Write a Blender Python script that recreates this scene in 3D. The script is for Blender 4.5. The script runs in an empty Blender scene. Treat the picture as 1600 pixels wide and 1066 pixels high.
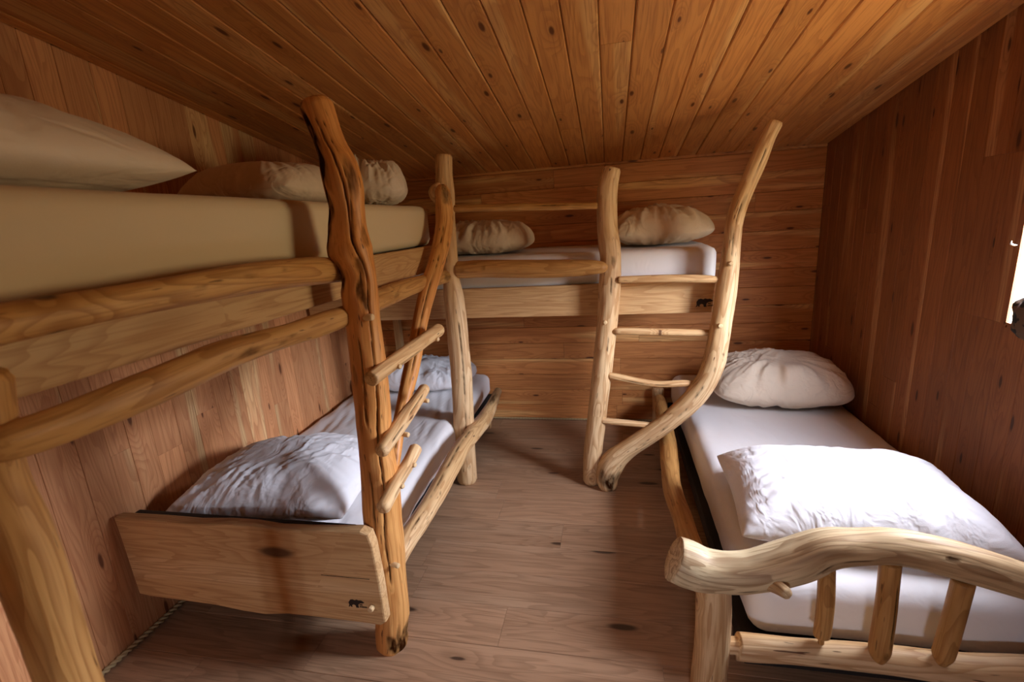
import bpy, bmesh, math, random
from mathutils import Vector, Matrix, noise as N

# ---------------------------------------------------------------- camera
SC = bpy.context.scene
COL = SC.collection
cam_d = bpy.data.cameras.new('camera'); cam = bpy.data.objects.new('camera', cam_d); COL.objects.link(cam)
cam_d.sensor_width = 36.0; cam_d.lens = 752.0 / 1600 * 36; cam_d.clip_start = 0.02
_r = Vector((0.979674, 0.190649, -0.062391)); _u = Vector((0.013684, 0.246784, 0.968974)); _w = Vector((-0.200131, 0.950132, -0.239159))
cam.matrix_world = Matrix(((_r.x, _u.x, -_w.x, 0), (_r.y, _u.y, -_w.y, 0), (_r.z, _u.z, -_w.z, 1.5), (0, 0, 0, 1)))
cam_d.dof.use_dof = True; cam_d.dof.focus_distance = 1.9; cam_d.dof.aperture_fstop = 3.2
SC.camera = cam

# ---------------------------------------------------------------- sky, light, exposure
world = bpy.data.worlds.new('daylight'); SC.world = world; world.use_nodes = True
nt = world.node_tree; nt.nodes.clear()
wo = nt.nodes.new('ShaderNodeOutputWorld'); bg = nt.nodes.new('ShaderNodeBackground')
tc = nt.nodes.new('ShaderNodeTexCoord'); sx = nt.nodes.new('ShaderNodeSeparateXYZ')
mr = nt.nodes.new('ShaderNodeMapRange'); mr.inputs['From Min'].default_value = 0.08; mr.inputs['From Max'].default_value = 0.26
mx = nt.nodes.new('ShaderNodeMix'); mx.data_type = 'RGBA'
mx.inputs[6].default_value = (0.14, 0.115, 0.07, 1)      # ground and trees up to a low skyline
mx.inputs[7].default_value = (0.88, 0.94, 1.10, 1)      # bright overcast sky
nt.links.new(tc.outputs['Generated'], sx.inputs[0]); nt.links.new(sx.outputs['Z'], mr.inputs['Value'])
nt.links.new(mr.outputs[0], mx.inputs[0]); # the overcast is brightest towards the horizon
m2 = nt.nodes.new('ShaderNodeMapRange'); m2.inputs['From Min'].default_value = 0.15; m2.inputs['From Max'].default_value = 1.0
m2.inputs['To Min'].default_value = 1.0; m2.inputs['To Max'].default_value = 0.45
vm = nt.nodes.new('ShaderNodeVectorMath'); vm.operation = 'SCALE'
nt.links.new(sx.outputs['Z'], m2.inputs['Value']); nt.links.new(mx.outputs[2], vm.inputs[0]); nt.links.new(m2.outputs[0], vm.inputs['Scale'])
nt.links.new(vm.outputs[0], bg.inputs['Color'])
bg.inputs['Strength'].default_value = 58.0
nt.links.new(bg.outputs[0], wo.inputs[0])
WIN = (1.36, 2.12, 1.06, 1.62)          # opening in the right wall: y0, y1, z0, z1 (thin boards cover it beyond y = 1.88)
REAR = (-0.34, 0.04, 0.94, 1.32)        # window in the wall behind the camera: x0, x1, z0, z1
def portal(name, loc, rot, sx_, sy_):
    l = bpy.data.lights.new(name, 'AREA'); l.shape = 'RECTANGLE'; l.size = sx_; l.size_y = sy_
    l.cycles.is_portal = True
    o = bpy.data.objects.new(name, l); o.location = loc; o.rotation_euler = rot; COL.objects.link(o)
portal('window_portal', (1.335, (WIN[0]+WIN[1])/2, (WIN[2]+WIN[3])/2), (0, math.pi/2, 0), WIN[3]-WIN[2], WIN[1]-WIN[0])
portal('rear_portal', ((REAR[0]+REAR[1])/2, -1.42, (REAR[2]+REAR[3])/2), (math.pi/2, 0, 0), REAR[1]-REAR[0], REAR[3]-REAR[2])
SC.view_settings.view_transform = 'Standard'; SC.view_settings.look = 'None'
SC.view_settings.gamma = 1.0; SC.view_settings.use_curve_mapping = False
SC.view_settings.exposure = 1.0

# ---------------------------------------------------------------- room dimensions
XL, XR, YB, YF = -1.824, 1.317, 3.455, -1.30
SL = 0.165
def ceil_z(y): return 1.845 + SL * (YB - y)
rnd = random.Random(7)

# ---------------------------------------------------------------- materials
def lin(c):
    f = lambda v: v / 12.92 if v <= 0.04045 else ((v + 0.055) / 1.055) ** 2.4
    return (f(c[0] / 255), f(c[1] / 255), f(c[2] / 255), 1)
class G:
    def __init__(s, name):
        s.m = bpy.data.materials.new(name); s.m.use_nodes = True; s.t = s.m.node_tree; s.t.nodes.clear()
        s.out = s.n('ShaderNodeOutputMaterial'); s.b = s.n('ShaderNodeBsdfPrincipled'); s.l(s.b.outputs[0], s.out.inputs[0])
    def n(s, k, **p):
        x = s.t.nodes.new(k)
        for a, b in p.items(): setattr(x, a, b)
        return x
    def l(s, a, b): s.t.links.new(a, b)
    def put(s, v, sock):
        if isinstance(v, (int, float)): sock.default_value = v
        elif isinstance(v, tuple): sock.default_value = v
        else: s.l(v, sock)
    def math(s, op, a, b=None, c=None, clamp=False):
        x = s.n('ShaderNodeMath', operation=op); x.use_clamp = clamp
        for i, v in enumerate((a, b, c)):
            if v is not None: s.put(v, x.inputs[i])
        return x.outputs[0]
    def vmul(s, a, v):
        x = s.n('ShaderNodeVectorMath', operation='MULTIPLY'); s.put(a, x.inputs[0]); s.put(v, x.inputs[1]); return x.outputs[0]
    def vadd(s, a, v):
        x = s.n('ShaderNodeVectorMath', operation='ADD'); s.put(a, x.inputs[0]); s.put(v, x.inputs[1]); return x.outputs[0]
    def noise(s, vec, scale=1, det=2, rough=.5, dist=0):
        x = s.n('ShaderNodeTexNoise'); s.l(vec, x.inputs['Vector']); x.inputs['Scale'].default_value = scale
        x.inputs['Detail'].default_value = det; x.inputs['Roughness'].default_value = rough; x.inputs['Distortion'].default_value = dist
        return x.outputs['Fac']
    def ss(s, v, a, b, to0=0., to1=1.):
        x = s.n('ShaderNodeMapRange', interpolation_type='SMOOTHSTEP'); s.put(v, x.inputs[0])
        x.inputs[1].default_value = a; x.inputs[2].default_value = b; x.inputs[3].default_value = to0; x.inputs[4].default_value = to1
        return x.outputs[0]
    def mix(s, f, a, b, mode='MIX'):
        x = s.n('ShaderNodeMix', data_type='RGBA', blend_type=mode); s.put(f, x.inputs[0]); s.put(a, x.inputs[6]); s.put(b, x.inputs[7]); return x.outputs[2]
    def attr(s, name, o='Vector'):
        x = s.n('ShaderNodeAttribute', attribute_name=name); return x.outputs[o]

def wood(name, base, dark, sap, knotc, rings=12, ring_str=.45, sapf=(.56, .64), knot=(2.2, 9.), kr=.28, kgate=.5,
         rough=.5, bump=.15, var=.22, gs=(.7, 7., 7.), speck=0., blotch=0., spec=.35, coat=0.):
    g = G(name)
    oi = g.n('ShaderNodeObjectInfo')
    off = g.vmul(g.n('ShaderNodeCombineXYZ').outputs[0], (1, 1, 1))
    cx = g.n('ShaderNodeCombineXYZ'); g.l(g.math('MULTIPLY', oi.outputs['Random'], 37.), cx.inputs[0]); g.l(g.math('MULTIPLY', oi.outputs['Random'], 91.), cx.inputs[1])
    v = g.vadd(g.attr('lc'), cx.outputs[0])
    # knots
    vo = g.n('ShaderNodeTexVoronoi', voronoi_dimensions='2D'); vo.inputs['Scale'].default_value = 1; vo.inputs['Randomness'].default_value = .8
    g.l(g.vmul(v, (knot[0], knot[1], 1)), vo.inputs['Vector'])
    sc = g.n('ShaderNodeSeparateColor'); g.l(vo.outputs['Color'], sc.inputs[0])
    gate = g.math('GREATER_THAN', sc.outputs[0], kgate)
    rad = g.math('MULTIPLY_ADD', sc.outputs[1], .6, .5)
    d = g.math('DIVIDE', vo.outputs['Distance'], rad)
    halo = g.math('MULTIPLY', g.ss(d, 0, kr * 2.6, 1, 0), gate)
    core = g.math('MULTIPLY', g.ss(d, kr * .22, kr * .5, 1, 0), gate)
    n = g.noise(g.vmul(v, gs), 1, 2, .45, .25)
    n = g.math('MULTIPLY_ADD', halo, .22, n)
    fr = g.math('FRACT', g.math('MULTIPLY', n, float(rings)))
    ring = g.math('MULTIPLY', g.ss(fr, .35, .95), g.ss(fr, .95, 1., 1, 0))
    fib = g.noise(g.vmul(v, (5., 160., 160.)), 1, 2, .6)
    low = g.noise(g.vmul(v, (.5, 9., 9.)), 1, 1, .4)
    col = g.mix(g.ss(low, sapf[0], sapf[1]), base, sap)
    col = g.mix(g.math('MULTIPLY', ring, ring_str), col, dark)
    col = g.mix(g.math('MULTIPLY', g.ss(fib, .48, .68), .5), col, dark)
    if blotch:
        bl = g.noise(g.vmul(v, (3., 9., 9.)), 1, 3, .6)
        col = g.mix(g.math('MULTIPLY', g.ss(bl, .5, .7), blotch), col, dark)
    if speck:
        sp = g.noise(g.vmul(v, (14., 120., 120.)), 1, 1, .5)
        col = g.mix(g.math('MULTIPLY', g.ss(sp, .70, .76), speck), col, knotc)
    col = g.mix(g.math('MULTIPLY', halo, .3), col, dark)
    col = g.mix(g.math('MULTIPLY', core, .9), col, knotc)
    br = g.math('MULTIPLY_ADD', oi.outputs['Random'], var, 1 - var / 2)
    cb = g.n('ShaderNodeCombineColor'); [g.l(br, cb.inputs[i]) for i in range(3)]
    col = g.mix(1., col, cb.outputs[0], 'MULTIPLY')
    dk = g.attr('dark', 'Fac')
    dk = g.math('MULTIPLY', dk, g.ss(g.noise(g.vmul(g.attr('lc'), (20., 60., 60.)), 1, 2, .6), .25, .6, .55, 1.), clamp=True)
    col = g.mix(dk, col, lin((52, 26, 10)))
    g.l(col, g.b.inputs['Base Color'])
    g.b.inputs['Roughness'].default_value = rough; g.l(g.math('MULTIPLY_ADD', dk, -spec, spec, clamp=True), g.b.inputs['Specular IOR Level'])
    h = g.math('ADD', g.math('MULTIPLY', ring, .5), g.math('MULTIPLY', fib, .8))
    bp = g.n('ShaderNodeBump'); bp.inputs['Strength'].default_value = bump; bp.inputs['Distance'].default_value = .002
    g.l(h, bp.inputs['Height']); g.l(bp.outputs[0], g.b.inputs['Normal'])
    return g.m

M = {}
M['ceil'] = wood('varnished_pine', lin((208, 144, 80)), lin((158, 92, 44)), lin((224, 170, 106)), lin((84, 38, 16)), rings=14, ring_str=.36, knot=(2.6, 8.), kr=.2, kgate=.5, rough=.42, var=.25, spec=.4)
M['wallL'] = wood('larch_panel', lin((218, 156, 106)), lin((180, 112, 70)), lin((230, 190, 136)), lin((96, 50, 26)), rings=22, ring_str=.45, sapf=(.54, .62), knot=(2., 8.), kr=.2, kgate=.55, rough=.55, var=.28)
M['wallR'] = wood('larch_panel_shaded', lin((146, 88, 48)), lin((106, 56, 28)), lin((178, 124, 78)), lin((60, 24, 10)), rings=16, ring_str=.35, sapf=(.60, .68), knot=(2.2, 8.), kr=.2, kgate=.5, rough=.55, var=.22)  # same larch as the left wall, base darkened to carry this wall's shade
M['wallB'] = wood('larch_board_back', lin((208, 138, 78)), lin((156, 88, 44)), lin((232, 178, 112)), lin((76, 34, 14)), rings=14, ring_str=.42, sapf=(.56, .64), knot=(2.2, 8.), kr=.2, kgate=.5, rough=.5, var=.22)
M['floor'] = wood('oak_plank', lin((180, 142, 110)), lin((130, 98, 72)), lin((188, 152, 120)), lin((58, 40, 30)), rings=12, ring_str=.4, sapf=(.5, .7), knot=(1.6, 6.), kr=.22, kgate=.6, rough=.42, var=.14, gs=(.8, 9., 9.), spec=.45)
M['log'] = wood('peeled_log', lin((218, 178, 126)), lin((176, 124, 74)), lin((230, 196, 150)), lin((92, 52, 26)), rings=10, ring_str=.6, sapf=(.45, .6), knot=(5., 9.), kr=.2, kgate=.8, rough=.55, bump=.3, var=.1, gs=(1.4, 12., 12.), speck=.9, blotch=.4)
M['orange'] = wood('aged_orange_log', lin((216, 148, 80)), lin((172, 102, 46)), lin((224, 166, 98)), lin((70, 32, 12)), rings=8, ring_str=.5, sapf=(.5, .62), knot=(5., 9.), kr=.2, kgate=.85, rough=.45, bump=.3, var=.06, gs=(1.2, 14., 14.), speck=.9, blotch=.25)
M['rail'] = wood('golden_log', lin((196, 146, 84)), lin((150, 98, 46)), lin((212, 168, 108)), lin((76, 42, 18)), rings=10, ring_str=.6, knot=(5., 9.), kr=.2, kgate=.8, rough=.55, bump=.3, var=.1, gs=(1.4, 12., 12.), speck=.7, blotch=.35)
M['grey'] = wood('weathered_log', lin((212, 180, 134)), lin((150, 112, 74)), lin((228, 206, 164)), lin((74, 48, 30)), rings=13, ring_str=.65, sapf=(.42, .58), knot=(3., 5.), kr=.2, kgate=.85, rough=.55, bump=.35, var=.0, gs=(1.1, 9., 9.), blotch=.45)
M['plank'] = wood('sawn_board', lin((206, 166, 116)), lin((170, 122, 74)), lin((216, 180, 132)), lin((78, 46, 26)), rings=16, ring_str=.5, knot=(1.6, 5.), kr=.3, kgate=.65, rough=.6, bump=.25, var=.1, gs=(.7, 10., 10.), speck=.2)

def cloth(name, c, wr=.35, scale=9., rough=.85):
    g = G(name); tcn = g.n('ShaderNodeTexCoord')
    n1 = g.noise(g.vmul(tcn.outputs['Object'], (1., .45, 1.)), scale, 3, .55, .6)
    rg = g.math('ABSOLUTE', g.math('SUBTRACT', n1, .5)); rg = g.ss(rg, 0, .12)
    n2 = g.noise(tcn.outputs['Object'], 420., 1, .5)
    bp = g.n('ShaderNodeBump'); bp.inputs['Strength'].default_value = wr; bp.inputs['Distance'].default_value = .012
    g.l(g.math('ADD', g.math('MULTIPLY', rg, .35), g.math('MULTIPLY', n2, .05)), bp.inputs['Height'])
    g.l(bp.outputs[0], g.b.inputs['Normal']); g.b.inputs['Base Color'].default_value = c
    g.b.inputs['Roughness'].default_value = rough; g.b.inputs['Specular IOR Level'].default_value = .2
    g.b.inputs['Sheen Weight'].default_value = .15
    return g.m
M['sheet'] = cloth('white_cotton_sheet', lin((236, 233, 233)), .2, 6.)
M['cream'] = cloth('cream_cotton_sheet', lin((216, 196, 160)), .05, 3.)
M['pillow'] = cloth('white_pillowcase', lin((240, 238, 240)), .5, 9.)
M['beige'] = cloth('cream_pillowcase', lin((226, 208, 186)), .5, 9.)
def plain(name, c, rough=.7, metal=0.):
    g = G(name); tcn = g.n('ShaderNodeTexCoord'); n1 = g.noise(tcn.outputs['Object'], 60., 3)
    g.l(g.mix(g.math('MULTIPLY', n1, .4), c, (c[0]*.5, c[1]*.5, c[2]*.5, 1)), g.b.inputs['Base Color'])
    g.b.inputs['Roughness'].default_value = rough; g.b.inputs['Metallic'].default_value = metal; return g.m
M['black'] = plain('black_base_fabric', lin((26, 22, 20)))
M['burnt'] = plain('burnt_brand_mark', lin((40, 20, 10)))
M['rope'] = plain('hemp_rope', lin((196, 170, 124)))
M['steel'] = plain('bright_steel', lin((215, 215, 215)), .25, 1.)
M['backing'] = plain('dark_batten_backing', lin((60, 30, 14)))
M['endgrain'] = plain('pale_peg_end', lin((226, 190, 140)))
def mottled():
    g = G('mottled_cloth'); tcn = g.n('ShaderNodeTexCoord'); n1 = g.noise(tcn.outputs['Object'], 34., 2, .5, .5)
    g.l(g.mix(g.ss(n1, .5, .56), lin((92, 66, 44)), lin((24, 18, 12))), g.b.inputs['Base Color']); g.b.inputs['Roughness'].default_value = .9; return g.m
M['mottled'] = mottled()

# ---------------------------------------------------------------- object helpers
def link(name, me, mat, parent=None, smooth=False):
    o = bpy.data.objects.new(name, me); COL.objects.link(o)
    if mat is not None and not me.materials: me.materials.append(mat)
    if smooth: me.polygons.foreach_set('use_smooth', [True] * len(me.polygons))
    if parent is not None: o.parent = parent
    return o
def tag(o, label, cat, group=None):
    o['label'] = label; o['category'] = cat
    if group: o['group'] = group
    return o
def empty(name, loc, label, cat, group=None):
    o = bpy.data.objects.new(name, None); o.location = loc; o.empty_display_size = .1; COL.objects.link(o)
    return tag(o, label, cat, group)
def set_lc(me, vals, dark=None):
    a = me.attributes.new('lc', 'FLOAT_VECTOR', 'POINT'); a.data.foreach_set('vector', [c for v in vals for c in v])
    d = me.attributes.new('dark', 'FLOAT', 'POINT'); d.data.foreach_set('value', dark if dark else [0.] * len(vals))
def keep_world(o, parent, loc):
    """o's mesh is in world metres: shift it so that its origin is at loc, under an empty at the parent's place"""
    me = o.data; L = Vector(loc)
    me.transform(Matrix.Translation(-L)); P = parent.location if parent is not None else Vector((0, 0, 0))
    o.parent = parent; o.location = L - P
    return o
def world_loc(o):
    p = Vector(o.location)
    while o.parent is not None: o = o.parent; p = p + Vector(o.location)
    return p
def place(o, parent, loc):
    L = Vector(loc); o.data.transform(Matrix.Translation(-L)); o.parent = parent
    o.location = L - (world_loc(parent) if parent is not None else Vector((0, 0, 0))); return o

def board(name, parent, c, along, normal, L, W, T, mat, ch=.003, gap=.0016):
    X = Vector(along); Z = Vector(normal); Y = Z.cross(X)
    l, w, t = L / 2 - gap / 2, (W - gap) / 2, T / 2
    prof = [(-w, -t), (w, -t), (w, t - ch), (w - ch, t), (-w + ch, t), (-w, t - ch)]
    vs = [(-l, a, b) for a, b in prof] + [(l, a, b) for a, b in prof]
    fs = [(i, (i + 1) % 6, (i + 1) % 6 + 6, i + 6) for i in range(6)] + [tuple(range(5, -1, -1)), tuple(range(6, 12))]
    me = bpy.data.meshes.new(name); me.from_pydata(vs, [], fs)
    me.flip_normals() if False else None
    set_lc(me, vs); o = link(name, me, mat, parent)
    pl = world_loc(parent); c = Vector(c) - pl
    o.matrix_local = Matrix(((X.x, Y.x, Z.x, c.x), (X.y, Y.y, Z.y, c.y), (X.z, Y.z, Z.z, c.z), (0, 0, 0, 1)))
    return o
def box_mesh(name, boxes):
    vs, fs = [], []
    for x0, x1, y0, y1, z0, z1 in boxes:
        k = len(vs); vs += [(x, y, z) for x in (x0, x1) for y in (y0, y1) for z in (z0, z1)]
        fs += [tuple(k + i for i in f) for f in ((0, 1, 3, 2), (4, 6, 7, 5), (0, 4, 5, 1), (2, 3, 7, 6), (0, 2, 6, 4), (1, 5, 7, 3))]
    me = bpy.data.meshes.new(name); me.from_pydata(vs, [], fs); return me
def struct(name, me, mat, loc=(0, 0, 0)):
    o = link(name, me, mat); o['kind'] = 'structure'; place(o, None, loc); return o
def bevelled(name, boxes, mat, parent, along=0, bev=.004, segs=2, loc=None, smooth=False):
    me = box_mesh(name, boxes); bm = bmesh.new(); bm.from_mesh(me)
    bmesh.ops.recalc_face_normals(bm, faces=bm.faces)
    bmesh.ops.bevel(bm, geom=list(bm.edges), offset=bev, segments=segs, affect='EDGES', profile=.5)
    bm.to_mesh(me); bm.free()
    order = [(0, 1, 2), (1, 0, 2), (2, 0, 1)][along]
    set_lc(me, [(v.co[order[0]], v.co[order[1]], v.co[order[2]]) for v in me.vertices])
    o = link(name, me, mat, parent)
    if loc is None:
        b = boxes[0]; loc = ((b[0]+b[1])/2, (b[2]+b[3])/2, (b[4]+b[5])/2)
    return place(o, parent, loc)
def prism(name, pts, y0, y1, mat, parent, bev=.006, loc=None):
    """outline given in x,z, thickness along y, grain along x"""
    bm = bmesh.new(); f = bm.faces.new([bm.verts.new((x, y0, z)) for x, z in pts])
    r = bmesh.ops.extrude_face_region(bm, geom=[f]); bmesh.ops.translate(bm, vec=(0, y1 - y0, 0), verts=[e for e in r['geom'] if isinstance(e, bmesh.types.BMVert)])
    bmesh.ops.recalc_face_normals(bm, faces=bm.faces)
    if bev:
        ed = [e for e in bm.edges if any(len(fc.verts) > 4 for fc in e.link_faces)]
        bmesh.ops.bevel(bm, geom=ed, offset=bev, segments=2, affect='EDGES', profile=.5)
    me = bpy.data.meshes.new(name); bm.to_mesh(me); bm.free()
    set_lc(me, [(v.co.x, v.co.z, v.co.y) for v in me.vertices])
    o = link(name, me, mat, parent); c = loc or (sum(p[0] for p in pts) / len(pts), y0, sum(p[1] for p in pts) / len(pts))
    return place(o, parent, c)

def cr(p0, p1, p2, p3, t):
    return .5 * (2 * p1 + (p2 - p0) * t + (2 * p0 - 5 * p1 + 4 * p2 - p3) * t * t + (3 * p1 - p0 - 3 * p2 + p3) * t ** 3)
def log(name, P, mat, parent, step=.012, seg=28, bump=.08, ref=(0, -1, 0), cracks=(), blobs=(), round_end=(.3, .3), seed=0., squash=None, cut=(None, None)):
    """a peeled natural log through the points P = (x, y, z, radius); a = 0 faces ref"""
    pts = [Vector(p[:3]) for p in P]; rad = [p[3] for p in P]
    C, R = [], []
    for i in range(len(pts) - 1):
        q = [pts[max(i - 1, 0)], pts[i], pts[i + 1], pts[min(i + 2, len(pts) - 1)]]
        rr = [rad[max(i - 1, 0)], rad[i], rad[i + 1], rad[min(i + 2, len(pts) - 1)]]
        n = max(1, int((pts[i + 1] - pts[i]).length / step + .5))
        for k in range(n):
            C.append(cr(*q, k / n)); R.append(max(.003, cr(*rr, k / n)))
    C.append(pts[-1].copy()); R.append(rad[-1])
    # rounded ends: pull in first/last rings
    T = [(C[min(i + 1, len(C) - 1)] - C[max(i - 1, 0)]).normalized() for i in range(len(C))]
    e1 = []
    rv = Vector(ref)
    for t in T:
        e = rv - rv.dot(t) * t; e1.append(e.normalized())
    S = [0.]
    for i in range(1, len(C)): S.append(S[-1] + (C[i] - C[i - 1]).length)
    Lt = S[-1]
    vs, lc, dk = [], [], []
    def ring(c, t, e, r, s, crk=True):
        f2 = e.cross(t); u = s / Lt
        for k in range(seg):
            a = 2 * math.pi * k / seg; aa = a if a <= math.pi else a - 2 * math.pi
            ca, sa = math.cos(a), math.sin(a)
            nz = N.noise(Vector((s * 4.5 + seed, ca * 1.1, sa * 1.1 + seed))) + .45 * N.noise(Vector((s * 13 + seed, ca * 2.4, sa * 2.4)))
            rr = r * (1 + bump * nz); d = 0.
            if crk:
                for (u0, u1, a0, a1, w, dep) in cracks:
                    if u0 <= u <= u1:
                        q = (u - u0) / (u1 - u0); ac = a0 + (a1 - a0) * q + .10 * N.noise(Vector((s * 7, u0 * 9, seed))) + .05 * N.noise(Vector((s * 25, u0, seed)))
                        ww = w * (.75 + .6 * N.noise(Vector((s * 9, 3 + u0 * 5, seed)))) * min(1, 10 * q, 10 * (1 - q)) + .004
                        g = math.exp(-((aa - ac) / ww) ** 2); rr -= dep * g; d = max(d, min(1, 1.15 * g))
                for (ub, ab, du, da, st) in blobs:
                    q = ((u - ub) / du) ** 2 + ((aa - ab) / da) ** 2
                    if q < 2.2:
                        q += .7 * N.noise(Vector((s * 22, aa * 3, seed + 3)))
                        g = max(0., min(1., 1.5 - 1.2 * q)); d = max(d, g * st); rr -= .12 * r * g * abs(st) * .5
            x, y = ca * rr, sa * rr
            if squash: x *= squash[0]; y *= squash[1]
            p = c + e * x + f2 * y
            vs.append(p); lc.append((s, x + seed, y)); dk.append(d)
    # start cap rings
    def cap(i, sgn, f):
        base = C[i]; t = T[i]; e = e1[i]; r = R[i]
        for (k, q) in ((.55, 1.), (.88, .55), (1., 0.)):
            pass
    r0, r1 = round_end
    # ring list: (center, T, e, radius, s)
    RL = []
    def endrings(i, sg, f):
        b = f * R[i]
        lst = [(C[i] + T[i] * sg * b, T[i], e1[i], R[i] * (1 - .35 * f) * .45, S[i], False),
               (C[i] + T[i] * sg * b, T[i], e1[i], R[i] * (1 - f * .8) if f > .5 else R[i] * (1 - .5 * f), S[i], True),
               (C[i] + T[i] * sg * b * .6, T[i], e1[i], R[i] * (1 - f * .35), S[i], True)]
        return lst
    a_ = endrings(0, -1, r0); b_ = endrings(len(C) - 1, 1, r1)
    RL += a_
    for i in range(len(C)): RL.append((C[i], T[i], e1[i], R[i], S[i], True))
    RL += b_[::-1]
    for q in RL: ring(*q)
    n = len(RL); fs = []
    for i in range(n - 1):
        for k in range(seg):
            k2 = (k + 1) % seg; fs.append((i * seg + k, (i + 1) * seg + k, (i + 1) * seg + k2, i * seg + k2))
    c0 = len(vs); vs.append(RL[0][0]); lc.append((0, seed, 0)); dk.append(0.)
    vs.append(RL[-1][0]); lc.append((Lt, seed, 0)); dk.append(0.)
    for k in range(seg):
        fs.append((c0, k, (k + 1) % seg)); fs.append((c0 + 1, (n - 1) * seg + (k + 1) % seg, (n - 1) * seg + k))
    me = bpy.data.meshes.new(name); me.from_pydata([tuple(v) for v in vs], [], fs); set_lc(me, lc, dk)
    o = link(name, me, mat, None, True); place(o, parent, tuple(pts[0] if pts[0].z < pts[-1].z else pts[-1]))
    return o
def peg(parent, c, d, r=.009, l=.03, mat=None):
    """small round dowel end; c is its outer end, d its outward direction"""
    D = Vector(d).normalized(); c = Vector(c)
    P = [(*(c - D * l), r), (*(c - D * l * .5), r), (*c, r)]
    return log('peg', P, mat or M['endgrain'], parent, step=.02, seg=12, bump=.03, ref=(0, 0, 1), round_end=(.1, .3))

def rounded_box(name, b, r, mat, parent=None, res=.03, wr=0., seed=0, wdir=(1, .25), folds=()):
    x0, x1, y0, y1, z0, z1 = b
    nx, ny, nz = max(2, int((x1 - x0) / res)), max(2, int((y1 - y0) / res)), max(2, int((z1 - z0) / res))
    bm = bmesh.new(); vm = {}
    def V(i, j, k):
        key = (i, j, k)
        if key not in vm: vm[key] = bm.verts.new((x0 + (x1 - x0) * i / nx, y0 + (y1 - y0) * j / ny, z0 + (z1 - z0) * k / nz))
        return vm[key]
    for i in range(nx):
        for j in range(ny):
            bm.faces.new((V(i, j, 0), V(i, j + 1, 0), V(i + 1, j + 1, 0), V(i + 1, j, 0))); bm.faces.new((V(i, j, nz), V(i + 1, j, nz), V(i + 1, j + 1, nz), V(i, j + 1, nz)))
    for i in range(nx):
        for k in range(nz):
            bm.faces.new((V(i, 0, k), V(i + 1, 0, k), V(i + 1, 0, k + 1), V(i, 0, k + 1))); bm.faces.new((V(i, ny, k), V(i, ny, k + 1), V(i + 1, ny, k + 1), V(i + 1, ny, k)))
    for j in range(ny):
        for k in range(nz):
            bm.faces.new((V(0, j, k), V(0, j, k + 1), V(0, j + 1, k + 1), V(0, j + 1, k))); bm.faces.new((V(nx, j, k), V(nx, j + 1, k), V(nx, j + 1, k + 1), V(nx, j, k + 1)))
    for v in bm.verts:
        p = v.co; q = Vector((min(max(p.x, x0 + r), x1 - r), min(max(p.y, y0 + r), y1 - r), min(max(p.z, z0 + r), z1 - r)))
        dd = p - q
        if dd.length > 1e-6:
            n = dd.normalized(); v.co = q + n * r
        else: n = Vector((0, 0, 1))
        if wr:
            s = N.noise(Vector((p.x * 16 * wdir[0] + p.y * 3 + seed, p.y * 16 * wdir[1], p.z * 3))); s2 = N.noise(Vector((p.x * 3 + seed, p.y * 2.2, p.z * 4)))
            v.co += n * (wr * (1 - abs(s) * 2.2) * max(0., .4 + s2 * 1.4) + wr * .6 * s2)
    me = bpy.data.meshes.new(name); bm.to_mesh(me); bm.free(); o = link(name, me, mat, None, True)
    return place(o, parent, ((x0 + x1) / 2, (y0 + y1) / 2, z0))

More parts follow.
